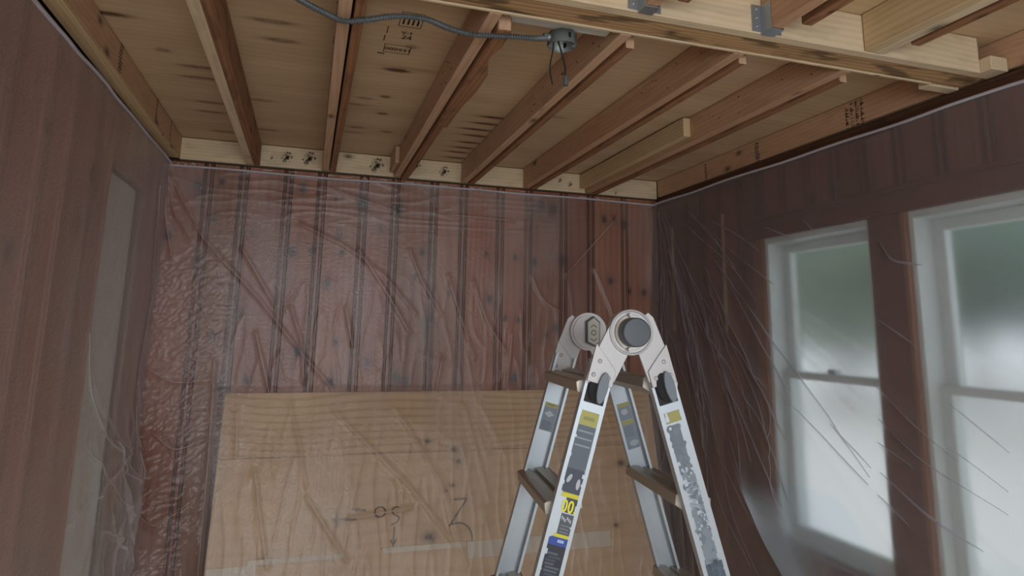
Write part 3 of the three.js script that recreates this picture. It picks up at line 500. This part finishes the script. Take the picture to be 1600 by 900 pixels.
    if (sz > 0) {
      const dish = mesh('hinge_collar', new THREE.CylinderGeometry(0.046, 0.048, 0.006, 36), M.rung, lad); dish.rotation.x = Math.PI / 2; dish.position.set(0, HY, zc + 0.009);
      const cap = mesh('hinge_cap', new THREE.LatheGeometry([[0, 0.022], [0.034, 0.022], [0.0385, 0.018], [0.039, -0.02], [0, -0.02]].map(([a, b]) => new THREE.Vector2(a, b)), 40), M.knob, lad); cap.rotation.x = Math.PI / 2; cap.position.set(0, HY, zc + 0.030);
      for (const a of [1.7, 4.5]) { const t = mesh('lock_pin', new THREE.CylinderGeometry(0.0055, 0.0055, 0.014, 12), M.cast, lad); t.rotation.x = Math.PI / 2; t.position.set(Math.cos(a) * 0.046, HY + Math.sin(a) * 0.046, zc + 0.018); }
    } else {
      const drum = mesh('hinge_drum', new THREE.CylinderGeometry(0.054, 0.056, 0.022, 44), M.cast, lad); drum.rotation.x = Math.PI / 2; drum.position.set(0, HY, zc + 0.018);
      const grip = mesh('hinge_grip', ext([[-0.020, -0.034], [0.006, -0.046], [0.020, -0.034], [0.022, 0.030], [0.002, 0.047], [-0.020, 0.032]], 0.016, 0.002), M.knob, lad); grip.position.set(0.008, HY, zc + 0.029);
      const face = canvasTex(128, 256, (x) => { x.fillStyle = '#b9b9b4'; x.fillRect(0, 0, 128, 256); x.strokeStyle = '#3c4a48'; x.lineWidth = 7; x.beginPath(); x.moveTo(30, 90); x.lineTo(64, 66); x.lineTo(98, 90); x.moveTo(30, 190); x.lineTo(64, 214); x.lineTo(98, 190); x.stroke(); x.beginPath(); x.arc(64, 138, 22, 0, 7); x.stroke(); });
      const gs = new THREE.ShapeGeometry(new THREE.Shape([[-0.018, -0.032], [0.006, -0.043], [0.019, -0.032], [0.0205, 0.028], [0.002, 0.044], [-0.018, 0.030]].map(([a, b]) => new THREE.Vector2(a, b))));
      const uv = gs.attributes.uv, pp = gs.attributes.position; for (let i = 0; i < uv.count; i++) uv.setXY(i, (pp.getX(i) + 0.02) / 0.042, (pp.getY(i) + 0.045) / 0.09);
      mesh('grip_label', gs, std({ map: face, roughness: 0.5 }), lad).position.set(0.008, HY, zc + 0.0482);
    }
  }
}
// ------------------------------------------------------------------ plastic sheets
const segDist = (px, py, a, b) => { const dx = b[0] - a[0], dy = b[1] - a[1], t = clamp(((px - a[0]) * dx + (py - a[1]) * dy) / (dx * dx + dy * dy)); return [Math.hypot(px - a[0] - t * dx, py - a[1] - t * dy), t]; };
const crinkle = tex(1024, 1024, (u, v, o) => { const a = 1 - Math.abs(n3(u * 40, v * 40, 1)), b = 1 - Math.abs(n3(u * 90 + n3(u * 12, v * 12, 5) * 4, v * 90, 4)); o[0] = o[1] = o[2] = 0.55 * Math.pow(a, 5) + 0.35 * Math.pow(b, 4); }, false);
// how hazy the film is: clear where it clings to the wood, milky where it stands off
function hazeMap(len, seed, clear, hazy, folds, fx, fy) {
  const t = tex(768, 640, (u, v, o) => {
    const s = u * len, y = v * 2.4; let k = sst(-0.35, 0.45, fbm(s * fx + 0.4 * n3(s, y, 3), y * fy, seed)) * 0.75 + 0.25 * (n3(s * 40, y * 5, seed + 2) * 0.5 + 0.5);
    for (const f of folds) for (let i = 0; i + 1 < f.length; i++) { const [d, tt] = segDist(s, y, f[i], f[i + 1]); if (d < 0.05) { const side = (s - f[i][0]) * (f[i + 1][1] - f[i][1]) - (y - f[i][1]) * (f[i + 1][0] - f[i][0]); if (side > 0) k *= sst(-0.02, 0.05, d); } }
    o[0] = o[1] = o[2] = clear + (hazy - clear) * clamp(k);
  }, false);
  t.repeat.set(1 / len, 1 / 2.4); return t;
}
const film = (rough, tint, haze) => phys({ color: new THREE.Color(...tint), transmission: 1, transmissionMap: haze, thickness: 0, roughness: rough, ior: 1.45, bumpMap: crinkle, bumpScale: 0.0012, side: THREE.DoubleSide });
const foldMat = phys({ color: new THREE.Color(0.93, 0.93, 0.97), transmission: 0.80, thickness: 0, roughness: 0.45, ior: 1.45, side: THREE.DoubleSide });
const hemMat = phys({ color: new THREE.Color(0.58, 0.55, 0.62), transmission: 0.2, thickness: 0, roughness: 0.75, side: THREE.DoubleSide });
// at(s, t, lift) -> position; s, t in metres along the wall and up
let foldUse = foldMat;
function sheet(name, label, mat, s0, s1, t0, t1, nx, ny, surf, at, folds, foldW, hemY, thick = 0) {
  const th = thing(name, label, 'plastic sheet');
  const F = folds.map((f) => f.map((p) => [...p]));
  const boxes = F.map((f) => [Math.min(...f.map((p) => p[0])) - 0.05, Math.max(...f.map((p) => p[0])) + 0.05, Math.min(...f.map((p) => p[1])) - 0.05, Math.max(...f.map((p) => p[1])) + 0.05]);
  const lift = (s, t) => {
    let h = surf(s, t);
    for (let k = 0; k < F.length; k++) { const b = boxes[k]; if (s < b[0] || s > b[1] || t < b[2] || t > b[3]) continue; let m = 9; for (let i = 0; i + 1 < F[k].length; i++) { const [d] = segDist(s, t, F[k][i], F[k][i + 1]); if (d < m) m = d; } h += 0.007 * Math.exp(-(m * m) / (0.011 * 0.011)); }
    return h;
  };
  const pos = [], uv = [], ix = [];
  for (let j = 0; j <= ny; j++) for (let i = 0; i <= nx; i++) { const s = s0 + (s1 - s0) * i / nx, t1s = hemY(s), t = t0 + (t1s - t0) * j / ny; pos.push(...at(s, t, lift(s, t))); uv.push(s, t); }
  for (let j = 0; j < ny; j++) for (let i = 0; i < nx; i++) { const a = j * (nx + 1) + i; ix.push(a, a + 1, a + nx + 2, a, a + nx + 2, a + nx + 1); }
  if (thick) { // the film's second face and its edges, so that it refracts as a real sheet
    const n = pos.length / 3, m = ix.length; for (let j = 0; j <= ny; j++) for (let i = 0; i <= nx; i++) { const s = s0 + (s1 - s0) * i / nx, t = t0 + (hemY(s) - t0) * j / ny; pos.push(...at(s, t, lift(s, t) - thick)); uv.push(s, t); }
    for (let k = 0; k < m; k += 3) ix.push(ix[k] + n, ix[k + 2] + n, ix[k + 1] + n);
    const side = (a, b) => ix.push(a, a + n, b, b, a + n, b + n);
    for (let i = 0; i < nx; i++) { side(i, i + 1); const o = ny * (nx + 1); side(o + i + 1, o + i); }
    for (let j = 0; j < ny; j++) { const a = j * (nx + 1), b = a + nx + 1; side(b, a); side(a + nx, b + nx); }
  }
  const g = new THREE.BufferGeometry(); g.setAttribute('position', new THREE.Float32BufferAttribute(pos, 3)); g.setAttribute('uv', new THREE.Float32BufferAttribute(uv, 2)); g.setIndex(ix); g.computeVertexNormals();
  mesh('film', g, mat, th);
  F.forEach((f, k) => { // creased folds: narrow tapering double layers lying on the film
    const c = new THREE.CatmullRomCurve3(f.map(([s, t]) => new THREE.Vector3(s, t, 0))), n = 40, P = [], I = [];
    for (let i = 0; i <= n; i++) { const u = i / n, p = c.getPoint(u), d = c.getTangent(u), w = foldW * (0.5 + 0.9 * ((k * 37) % 10) / 10) * Math.pow(Math.sin(Math.PI * clamp(u * 0.94 + 0.03)), 0.6); for (const e of [-1, 0, 1]) { const s = p.x - d.y * w * e, t = p.y + d.x * w * e; P.push(...at(s, t, lift(s, t) + (e ? 0.0015 : 0.005))); } }
    for (let i = 0; i < n; i++) for (const e of [0, 1]) { const a = i * 3 + e; I.push(a, a + 1, a + 4, a, a + 4, a + 3); }
    const fg = new THREE.BufferGeometry(); fg.setAttribute('position', new THREE.Float32BufferAttribute(P, 3)); fg.setIndex(I); fg.computeVertexNormals();
    mesh('fold', fg, foldUse, th);
  });
  const hp = []; for (let i = 0; i <= 40; i++) { const s = s0 + (s1 - s0) * i / 40; hp.push(new THREE.Vector3(...at(s, hemY(s), lift(s, hemY(s)) + 0.003))); }
  const hg = new THREE.TubeGeometry(new THREE.CatmullRomCurve3(hp), 160, 0.0062, 6); mesh('hem', hg, hemMat, th);
  return th;
}
const ridge = (n, p) => Math.pow(1 - Math.min(1, Math.abs(n) * 2.2), p);
const shredMat = std({ color: new THREE.Color(0.7, 0.68, 0.64), roughness: 0.8 });
const backFolds = [[[.015, 2.319], [.218, 1.975], [.516, 1.667], [.751, 1.39], [.93, 1.195]], [[.41, 1.934], [.602, 1.632]], [[2.637, 2.254], [2.291, 1.875]], [[.012, 2.315], [.063, 2.112], [.163, 1.965]], [[.009, 2.315], [.021, 2.109], [.074, 1.875]], [[2.90, 2.316], [2.92, 2.022], [2.93, 1.732]], [[.701, 2.085], [.95, 1.974], [1.171, 1.821], [1.363, 1.609]], [[1.021, 1.959], [1.175, 1.748], [1.331, 1.501]], [[1.31, 1.975], [1.392, 1.793], [1.511, 1.613]], [[1.541, 1.836], [1.604, 1.652], [1.709, 1.361]], [[.684, 1.627], [.746, 1.458], [.779, 1.223]], [[.97, 1.635], [1.017, 1.427]], [[1.696, 1.805], [1.78, 1.582], [1.902, 1.398]], [[2.056, 1.858], [2.14, 1.705], [2.266, 1.631]], [[2.482, 1.916], [2.547, 1.757], [2.611, 1.6]], [[1.528, 2.197], [1.927, 2.185]], [[.789, 2.311], [1.225, 2.195]], [[.517, 1.488], [.604, 1.192]], [[1.52, 1.36], [1.49, 1.183]], [[1.94, 1.51], [1.906, 1.215]],
  [[.715, 1.12], [.781, .926], [.826, .727]], [[.928, 1.1], [1.35, .703], [1.567, .443]], [[1.262, 1.1], [1.523, .705], [1.642, .33]], [[.46, 1.1], [.48, .883]], [[.83, .685], [1.038, .396]], [[1.653, 1.1], [1.776, .627]], [[1.75, 1.1], [1.882, .825]], [[.575, .809], [.669, .394]], [[1.042, .58], [1.355, .61]], [[.33, 1.35], [.355, .9], [.375, .35]], [[.02, .75], [.16, .62], [.33, .72]], [[.10, 1.0], [.2, .93], [.33, .97]], [[.04, 1.3], [.15, 1.24], [.32, 1.25]]];
const foldTo = (th) => { const q = rng(12); for (const [x, w] of [[.05, .01], [.085, .012], [.12, .02], [.48, .05], [.62, .04], [.83, .03], [.9, .06], [1.02, .03], [1.12, .04], [1.27, .05], [1.33, .03], [1.47, .05], [1.66, .03], [1.71, .03], [1.98, .04], [2.38, .05], [2.5, .02], [2.71, .02]]) { const y = 2.372 + q() * 0.008, c = new THREE.CatmullRomCurve3([[x, y, .006], [x + w * .4, y + .006 * (q() - .5), .012], [x + w, y + .008 * (q() - .5), .007]].map((p) => new THREE.Vector3(...p))); mesh('shred', new THREE.TubeGeometry(c, 8, 0.0015 + q() * 0.0012, 5), shredMat, th); } };
const leanZ = (y) => y > 1.22 ? 0 : (1.22 - y) * 0.25;
foldTo(sheet('plastic_sheet', 'clear plastic film hung over the whole back wall and the leaning plywood', film(0.34, [0.90, 0.88, 0.91], hazeMap(W, 4, 0.985, 0.84, backFolds, 2.2, 0.9)), 0.006, 2.93, 0.0, 2.362, 420, 340, (x, y) => {
  let h = 0.010 + leanZ(y) + 0.024 * sst(1.75, 1.19, y) + 0.006 * (fbm(x * 2.2, y * 1.3, 1) + 0.4);
  h += 0.004 * ridge(n3(x * 3.2, y * 16, 2), 4) * sst(2.0, 2.2, y) + 0.004 * ridge(n3(x * 13, y * 2.6 + x, 4), 4) * sst(1.95, 1.6, y) * sst(0.2, 0.5, x);
  const c = sst(0.42, 0.28, x); h += c * (0.007 * ridge(n3(x * 15 + 2 * n3(x * 5, y * 6, 1), y * 21, 7), 3) + 0.005 * ridge(n3(x * 31, y * 34, 9), 3) + 0.012) * sst(2.1, 1.7, y) + c * sst(0.95, 0.5, y) * (0.05 + 0.03 * n3(x * 9, y * 6, 3));
  return Math.max(0.006, h);
}, (s, t, h) => [s, t, h], backFolds, 0.0032, (s) => 2.360 + 0.003 * Math.sin(s * 6) + 0.006 * Math.exp(-((s - 1.75) ** 2) * 30)));
const rightFolds = [[[.098, 2.293], [.28, 1.788], [.514, 1.276], [.759, .948], [1.07, .717], [1.366, .541]], [[.152, 2.251], [.601, 1.59], [.825, 1.37], [.976, 1.212], [1.167, 1.058]], [[.861, 1.002], [1.045, .792], [1.198, .685], [1.37, .542]], [[.438, 2.236], [.986, 1.876], [1.193, 1.76]], [[.138, 2.295], [.394, 1.677], [.672, 1.128], [.928, .71], [1.152, .472]], [[.168, 2.269], [.501, 1.82], [.885, 1.469], [1.132, 1.269]], [[1.758, 1.222], [1.907, 1.117], [2.213, 1]], [[1.758, 1.032], [1.967, .917], [2.12, .868]], [[1.75, .953], [1.872, .877]], [[2.053, 1.306], [2.234, 1.183]], [[2.029, 1.17], [2.22, 1.068]], [[1.302, 1.215], [1.71, .979]], [[1.517, 1.171], [1.716, 1.039]], [[1.747, 1.346], [1.9, 1.223], [2.065, 1.127]], [[.678, 2.148], [.924, 2.025], [1.097, 1.923]], [[1.125, 2.047], [1.337, 1.956]], [[1.393, 2.037], [1.457, 1.97]], [[1.792, 1.886], [1.838, 1.819], [1.97, 1.783]], [[.114, 2.299], [.179, 1.527], [.316, .873], [.412, .287]], [[1.772, 1.59], [1.927, 1.497]], [[1.755, 1.138], [1.895, 1.074]], [[.459, 2.24], [.81, 1.937], [1.05, 1.69]], [[.367, 1.829], [.718, 1.397], [1.046, 1.025], [1.278, .795]], [[.281, 1.528], [.523, 1.111], [.783, .766], [1.092, .503]], [[1.147, 1.184], [1.204, .858], [1.375, .643]]];
foldUse = phys({ color: new THREE.Color(0.80, 0.78, 0.86), transmission: 0.9, thickness: 0, roughness: 0.5, ior: 1.45, side: THREE.DoubleSide });
{ const q = rng(77); for (let k = 0; k < 26; k++) { const a = 0.28 + 0.95 * q(), r0 = 0.35 + q() * 0.9, r1 = r0 + 0.35 + q() * 1.0, b = a - 0.10 - 0.12 * q(), pt = (r, g) => [Math.min(4, Math.max(0.05, r * Math.sin(g))), 2.33 - r * Math.cos(g)]; if (r1 * Math.cos(b) > 2.1) continue; rightFolds.push([pt(r0, a), pt((r0 + r1) / 2, (a + b) / 2 - 0.03), pt(r1, b)]); } }
const rightSheet = sheet('plastic_sheet', 'clear plastic film stretched in fanning creases over the window wall', phys({ color: new THREE.Color(0.97, 0.98, 1), transmission: 0.94, thickness: 0.0008, roughness: 0.24, ior: 1.2 }), 0.012, 4.2, 0.0, 2.36, 420, 260, (z, y) => {
  const fan = Math.atan2(z, 2.33 - y), r = Math.hypot(z, 2.33 - y);
  let h = 0.042 + 0.05 * sst(2.3, 1.0, y) + 0.10 * sst(1.25, 0.5, y) * sst(0.2, 1.0, z) * sst(2.2, 1.3, z) + 0.008 * fbm(z * 1.7, y * 1.7, 3);
  h += 0.009 * ridge(n3(fan * 20, r * 0.7, 5), 3) * sst(0.1, 0.6, r);
  return Math.max(0.034, h * sst(-0.05, 0.10, 2.42 - y) );
}, (s, t, h) => [W - h, t, s], rightFolds, 0.0042, (s) => 2.358 - 0.010 * s + 0.003 * Math.sin(s * 9), 0.0008);
{ // doubled lower edge of the film, catching the daylight of the first window
  const P = [], U = [], I = [], n = 24, L = [[.861, 1.002], [1.045, .792], [1.198, .685], [1.37, .542], [1.50, .36]], c = new THREE.CatmullRomCurve3(L.map(([a, b]) => new THREE.Vector3(a, b, 0)));
  for (let i = 0; i <= n; i++) for (let j = 0; j <= 10; j++) { const p = c.getPoint(i / n), v = j / 10, wd = 0.02 + sst(-0.05, 0.75, i / n), z = p.x + v * 0.38 * wd, y = p.y + v * (0.34 - 0.1 * i / n) * wd, k = sst(2.3, 1.0, y) * 0.05 + 0.12 * sst(1.25, 0.5, y) + 0.075 + 0.012 * Math.sin(z * 30 + y * 22); P.push(W - k, y, z); U.push(i / n, v); }
  for (let i = 0; i < n; i++) for (let j = 0; j < 10; j++) { const a = i * 11 + j; I.push(a, a + 1, a + 12, a, a + 12, a + 11); }
  const g = new THREE.BufferGeometry(); g.setAttribute('position', new THREE.Float32BufferAttribute(P, 3)); g.setAttribute('uv', new THREE.Float32BufferAttribute(U, 2)); g.setIndex(I); g.computeVertexNormals();
  const rough = tex(64, 64, (u, v, o) => { o[0] = o[1] = o[2] = 0.97 * Math.pow(1 - v, 1.2) * sst(0, 0.35, u); }, false, false);
  mesh('flap', g, phys({ color: new THREE.Color(0.93, 0.97, 1.0), transmission: 1, thickness: 0, roughness: 1, roughnessMap: rough, ior: 1.06, side: THREE.DoubleSide }), rightSheet);
}
foldUse = foldMat;
const leftFolds = [[[1.053, 1.49], [.855, 1.202], [.312, .807]], [[.896, 1.299], [.423, .937], [.05, .391]], [[.954, 1.079], [.535, .756], [.355, .454]], [[1.06, .848], [.393, .985]], [[.244, 2.2], [.151, 1.606], [.275, .965]], [[.62, 1.05], [.5, .8], [.46, .5]], [[.3, .95], [.25, .7], [.28, .45]], [[.8, .75], [.55, .62], [.4, .40]]];
sheet('plastic_sheet', 'hazy plastic film over the left wall and its pale door, bunched at the bottom', film(0.42, [0.90, 0.88, 0.91], hazeMap(4.4, 8, 0.91, 0.82, [], 0.9, 0.6)), 0.012, 4.3, 0.0, 2.372, 380, 220, (z, y) => {
  let h = 0.016 + 0.010 * (fbm(z * 1.5, y * 1.2, 13) + 0.4) + 0.0015 * ridge(n3(z * 5, y * 1.7, 6), 4);
  const b = sst(1.35, 0.7, y) * sst(1.25, 0.7, z) * sst(0.0, 0.35, z); h += b * (0.07 + 0.035 * n3(z * 9, y * 3, 3) + 0.03 * ridge(n3(z * 7 + y * 2, y * 3, 8), 2));
  return Math.max(0.007, h);
}, (s, t, h) => [h, t, s], leftFolds, 0.005, (s) => 2.372 - 0.003 * Math.sin(s * 5) - 0.008 * sst(1.35, 1.45, s));
// ------------------------------------------------------------------ outdoors, seen through the windows
{
  const g = struct('ground');
  const gm = std({ map: tex(512, 512, (u, v, o) => { const f = 0.5 + 0.3 * fbm(u * 12, v * 12, 3) + 0.1 * n3(u * 120, v * 120, 5); o[0] = 0.62 + 0.1 * f; o[1] = 0.63 + 0.1 * f; o[2] = 0.62 + 0.09 * f; }), roughness: 0.9 });
  const m = mesh('driveway', new THREE.BoxGeometry(60, 0.3, 80), gm, g); m.position.set(33.3, -0.75, 0);
  const bark = std({ color: new THREE.Color(0.10, 0.07, 0.05), roughness: 0.9 });
  const leafMats = [[0.25, 0.36, 0.26], [0.22, 0.34, 0.28], [0.32, 0.40, 0.25]].map((c) => phys({ color: new THREE.Color(...c), roughness: 0.8, transmission: 0.3, thickness: 0, side: THREE.DoubleSide }));
  const TR = [[16, -12, 7.0, 3.2, 0, 'dark green tree outdoors, farthest left beyond the first window'], [17, -4.6, 7.5, 3.6, 1, 'bluish green tree outdoors in the middle of the first window'], [16, 2.6, 6.6, 3.2, 2, 'yellowish green tree outdoors by the right of the first window'], [24, -14, 9, 4.2, 1, 'broad tree outdoors behind the darker green one'], [25, -3, 9.0, 4.4, 2, 'low bright green tree outdoors between two taller ones']];
  TR.forEach(([x, z, h, r, k, label], i) => {
    const t = thing('tree', label, 'tree', [x, -0.6, z]), q = rng(100 + i);
    const tr = mesh('trunk', new THREE.CylinderGeometry(0.12, 0.22, h * 0.6, 10), bark, t); tr.position.y = h * 0.3;
    const V = [], I = [], N = 5200;
    for (let n = 0; n < N; n++) {
      const a = q() * 6.283, e = Math.acos(2 * q() - 1), lump = 0.75 + 0.3 * n3(Math.sin(e) * Math.cos(a) * 2, Math.cos(e) * 2, Math.sin(e) * Math.sin(a) * 2 + i), rr = r * lump * (0.65 + 0.35 * q());
      const c = new THREE.Vector3(Math.sin(e) * Math.cos(a) * rr, h * 0.58 + Math.cos(e) * rr * 1.05, Math.sin(e) * Math.sin(a) * rr); if (c.y < 0.35) continue;
      const s = 0.13 + q() * 0.16, u = new THREE.Vector3(q() - .5, q() - .5, q() - .5).normalize().multiplyScalar(s), w = new THREE.Vector3(q() - .5, q() - .5, q() - .5).cross(u).normalize().multiplyScalar(s * 0.6), b = V.length / 3;
      for (const [m1, m2] of [[-1, 0], [0, -1], [1, 0], [0, 1]]) V.push(c.x + u.x * m1 + w.x * m2, c.y + u.y * m1 + w.y * m2, c.z + u.z * m1 + w.z * m2);
      I.push(b, b + 1, b + 2, b, b + 2, b + 3);
    }
    const lg = new THREE.BufferGeometry(); lg.setAttribute('position', new THREE.Float32BufferAttribute(V, 3)); lg.setIndex(I); lg.computeVertexNormals();
    mesh('foliage', lg, leafMats[k], t);
  });
}
renderer.render(scene, camera);
